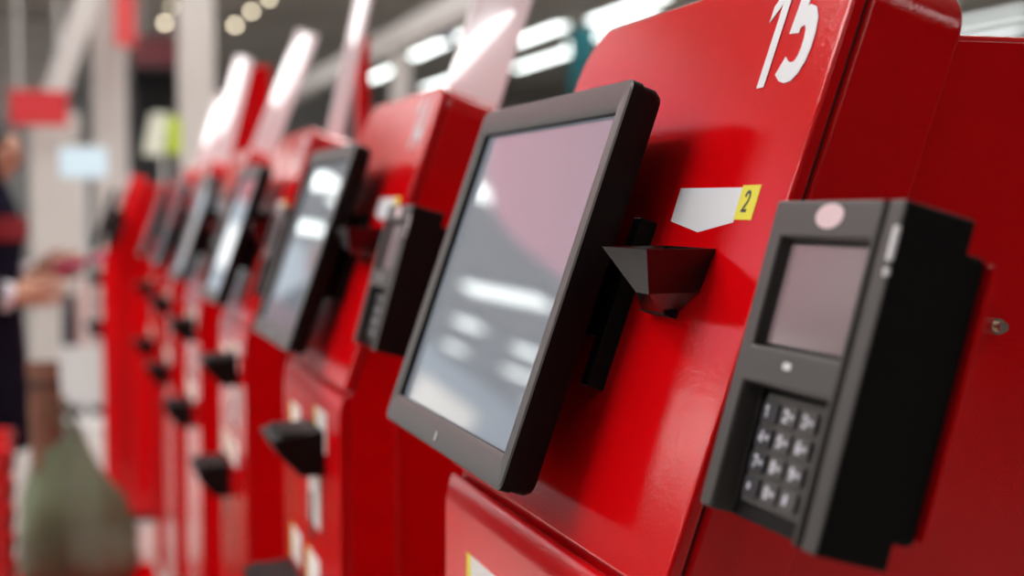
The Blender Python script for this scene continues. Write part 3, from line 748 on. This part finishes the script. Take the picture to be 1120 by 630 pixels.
bm = bmesh.new(); loft(bm, [ell(0.012, 0, 1.245, 0.156, 0.213), ell(0.014, 0, 1.285, 0.158, 0.214), ell(0.016, 0, 1.325, 0.150, 0.212)], caps=(False, False))
for sy in (-1, 1):
    S0 = Vector((0.02, 0.15 * sy, 1.365)); E0 = Vector((-0.07 if sy < 0 else -0.03, 0.215 * sy, 1.10)); tube(bm, [S0.lerp(E0, 0.15), S0.lerp(E0, 0.42)], [0.0875, 0.083], 14)
add_obj('chest_stripe', bm, mat('deep_red_wool', (0.22, 0.006, 0.012), rough=0.9), person)['label'] = 'deep red band across the coat'
for sy in (-1, 1):
    E0 = Vector((-0.07 if sy < 0 else -0.03, 0.215 * sy, 1.10)); W0 = Vector((0.085, -0.178, 1.072)) if sy < 0 else Vector((0.14, 0.15, 1.118)); d = (W0 - E0).normalized()
    bm = bmesh.new(); tube(bm, [W0 - d * 0.01, W0 + d * 0.035], [0.050, 0.046], 14); add_obj('cuff', bm, mat('white_cuff_cloth', (0.75, 0.76, 0.82), rough=0.8) if sy < 0 else bpy.data.materials['white_cuff_cloth'], person)
for sy in (-1, 1):
    bm = bmesh.new(); tube(bm, [(0, 0.09 * sy, 0.92), (0.015, 0.10 * sy, 0.5), (-0.01, 0.105 * sy, 0.09)], [0.105, 0.08, 0.068], 14); add_obj('trouser_leg', bm, trou, person)
    bm = bmesh.new(); loft(bm, [[Vector((x, 0.112 * sy + y, z)) for x, y in rrect(-0.07 + i, 0.19 - i, -0.048 + i, 0.048 - i, 0.04, 4)] for z, i in ((0, 0), (0.03, 0), (0.07, 0.012), (0.095, 0.03))]); add_obj('shoe', bm, trou, person)
tag(person, 'person in a long navy coat with a red band, reaching toward the kiosks', 'person')
# magenta wallet in the left hand
wl = empty('wallet', PB + Vector((0.335, 0.105, 1.165)))
bm = bmesh.new(); bm_box(bm, -0.085, 0.085, -0.045, 0.045, -0.011, 0.011)
bmesh.ops.rotate(bm, verts=bm.verts, matrix=Matrix.Rotation(math.radians(-14), 3, 'Y')); add_obj('cover', bm, mat('magenta_leather', (0.60, 0.008, 0.14), rough=0.4), wl, bevel=0.004)
bm = bmesh.new(); bm_box(bm, 0.02, 0.04, -0.047, 0.047, -0.0125, 0.0125); bmesh.ops.rotate(bm, verts=bm.verts, matrix=Matrix.Rotation(math.radians(-14), 3, 'Y')); add_obj('clasp_strap', bm, M['ink'], wl, bevel=0.002)
tag(wl, 'flat magenta wallet held out in the hand of the person', 'wallet')

# ---------------------------------------------------------------- bagging stand, bag and baskets
q = at(76, 228, 4.6)
BX, BY = q.x, q.y - 0.12
st = empty('bagging_stand', (BX, BY, 0))
add_obj('shelf_plate', box(-0.19, 0.24, -0.19, 0.19, 0.20, 0.23), M['red'], st, bevel=0.006)
add_obj('base', box(-0.16, 0.20, -0.16, 0.16, 0, 0.20), M['red'], st, bevel=0.006)
tag(st, 'low red bagging stand under the green plastic bag', 'bagging stand')
bagm = mat('green_plastic_film', (0.15, 0.20, 0.12), rough=0.45, spec=0.3, var=0.3, vscale=7, alpha=0.78)
bg = empty('shopping_bag', (BX, BY, 0.23))
bm = bmesh.new(); loops = []
random.seed(3)
for z, rx, ry, cx in ((0.0, 0.145, 0.10, 0.01), (0.03, 0.165, 0.115, 0.01), (0.14, 0.172, 0.12, 0.01), (0.26, 0.140, 0.095, 0.0), (0.34, 0.100, 0.07, -0.02), (0.40, 0.080, 0.05, -0.03), (0.44, 0.070, 0.03, -0.04)):
    L = []
    for k in range(32):
        a = 2 * PI * k / 32
        f = 1 + 0.07 * math.sin(5 * a + z * 14) + 0.05 * math.sin(9 * a - z * 9) + random.uniform(-0.015, 0.015)
        L.append(Vector((cx + rx * f * math.cos(a), ry * f * math.sin(a), z)))
    loops.append(L)
loft(bm, loops, caps=(True, False))
add_obj('bag_body', bm, bagm, bg)
for sy, hx in ((-1, -0.06), (1, -0.02)):
    bm = bmesh.new(); tube(bm, [(-0.10, 0.012 * sy, 0.43), (-0.085 + 0.01 * sy, 0.025 * sy, 0.50), (hx, 0.03 * sy, 0.547), (hx + 0.015, 0.025 * sy, 0.50), (0.02, 0.012 * sy, 0.43)], [0.014, 0.010, 0.009, 0.010, 0.014], 8)
    add_obj('handle', bm, bagm, bg)
tag(bg, 'grey-green plastic shopping bag standing full on the low red stand', 'shopping bag')
bsk_m = mat('red_basket_plastic', (0.60, 0.015, 0.018), rough=0.35)
order = ['topmost', 'second from the top', 'third from the top', 'fourth from the top', 'fourth from the bottom', 'third from the bottom', 'second from the bottom', 'lowest']
for i in range(8):
    z0 = (7 - i) * 0.073
    e = empty('shopping_basket', (PB.x - 0.005, PB.y - 1.05, z0))
    f = lambda s_, z: [Vector((a * s_, b * s_, z)) for a, b in rrect(-0.15, 0.15, -0.2, 0.2, 0.03, 4)]
    bm = bmesh.new(); loft(bm, [f(0.80, 0.0), f(0.97, 0.205), f(1.03, 0.21), f(1.03, 0.225), f(0.95, 0.225), f(0.78, 0.006)], caps=(True, True))
    add_obj('tub', bm, bsk_m, e)
    for sx in (-1, 1):
        bm = bmesh.new(); tube(bm, [(0.145 * sx, -0.1, 0.22), (0.15 * sx, -0.09, 0.235), (0.15 * sx, 0.09, 0.235), (0.145 * sx, 0.1, 0.22)], 0.006, 8); add_obj('handle', bm, M['darkgap'], e)
    tag(e, order[i] + ' red shopping basket in the stack in front of the person', 'basket', 'stack of red shopping baskets')
# brown paper parcel standing in the bag
pa = empty('paper_parcel', (BX - 0.065, BY, 0.236))
bm = bmesh.new(); loft(bm, [ell(0, 0, 0, 0.045, 0.04), ell(0, 0, 0.2, 0.05, 0.042), ell(-0.01, 0, 0.5, 0.05, 0.042), ell(-0.015, 0, 0.60, 0.045, 0.03), ell(-0.02, 0, 0.66, 0.048, 0.008)])
add_obj('wrapper', bm, mat('brown_kraft_paper', (0.16, 0.075, 0.045), rough=0.9, var=0.15, vscale=15), pa)
bm = bmesh.new(); loft(bm, [ell(-0.015, 0, 0.585, 0.0475, 0.034), ell(-0.015, 0, 0.60, 0.047, 0.032)], caps=(False, False)); add_obj('string', bm, M['ink'], pa)
tag(pa, 'brown paper parcel sticking up out of the grey-green bag', 'parcel')
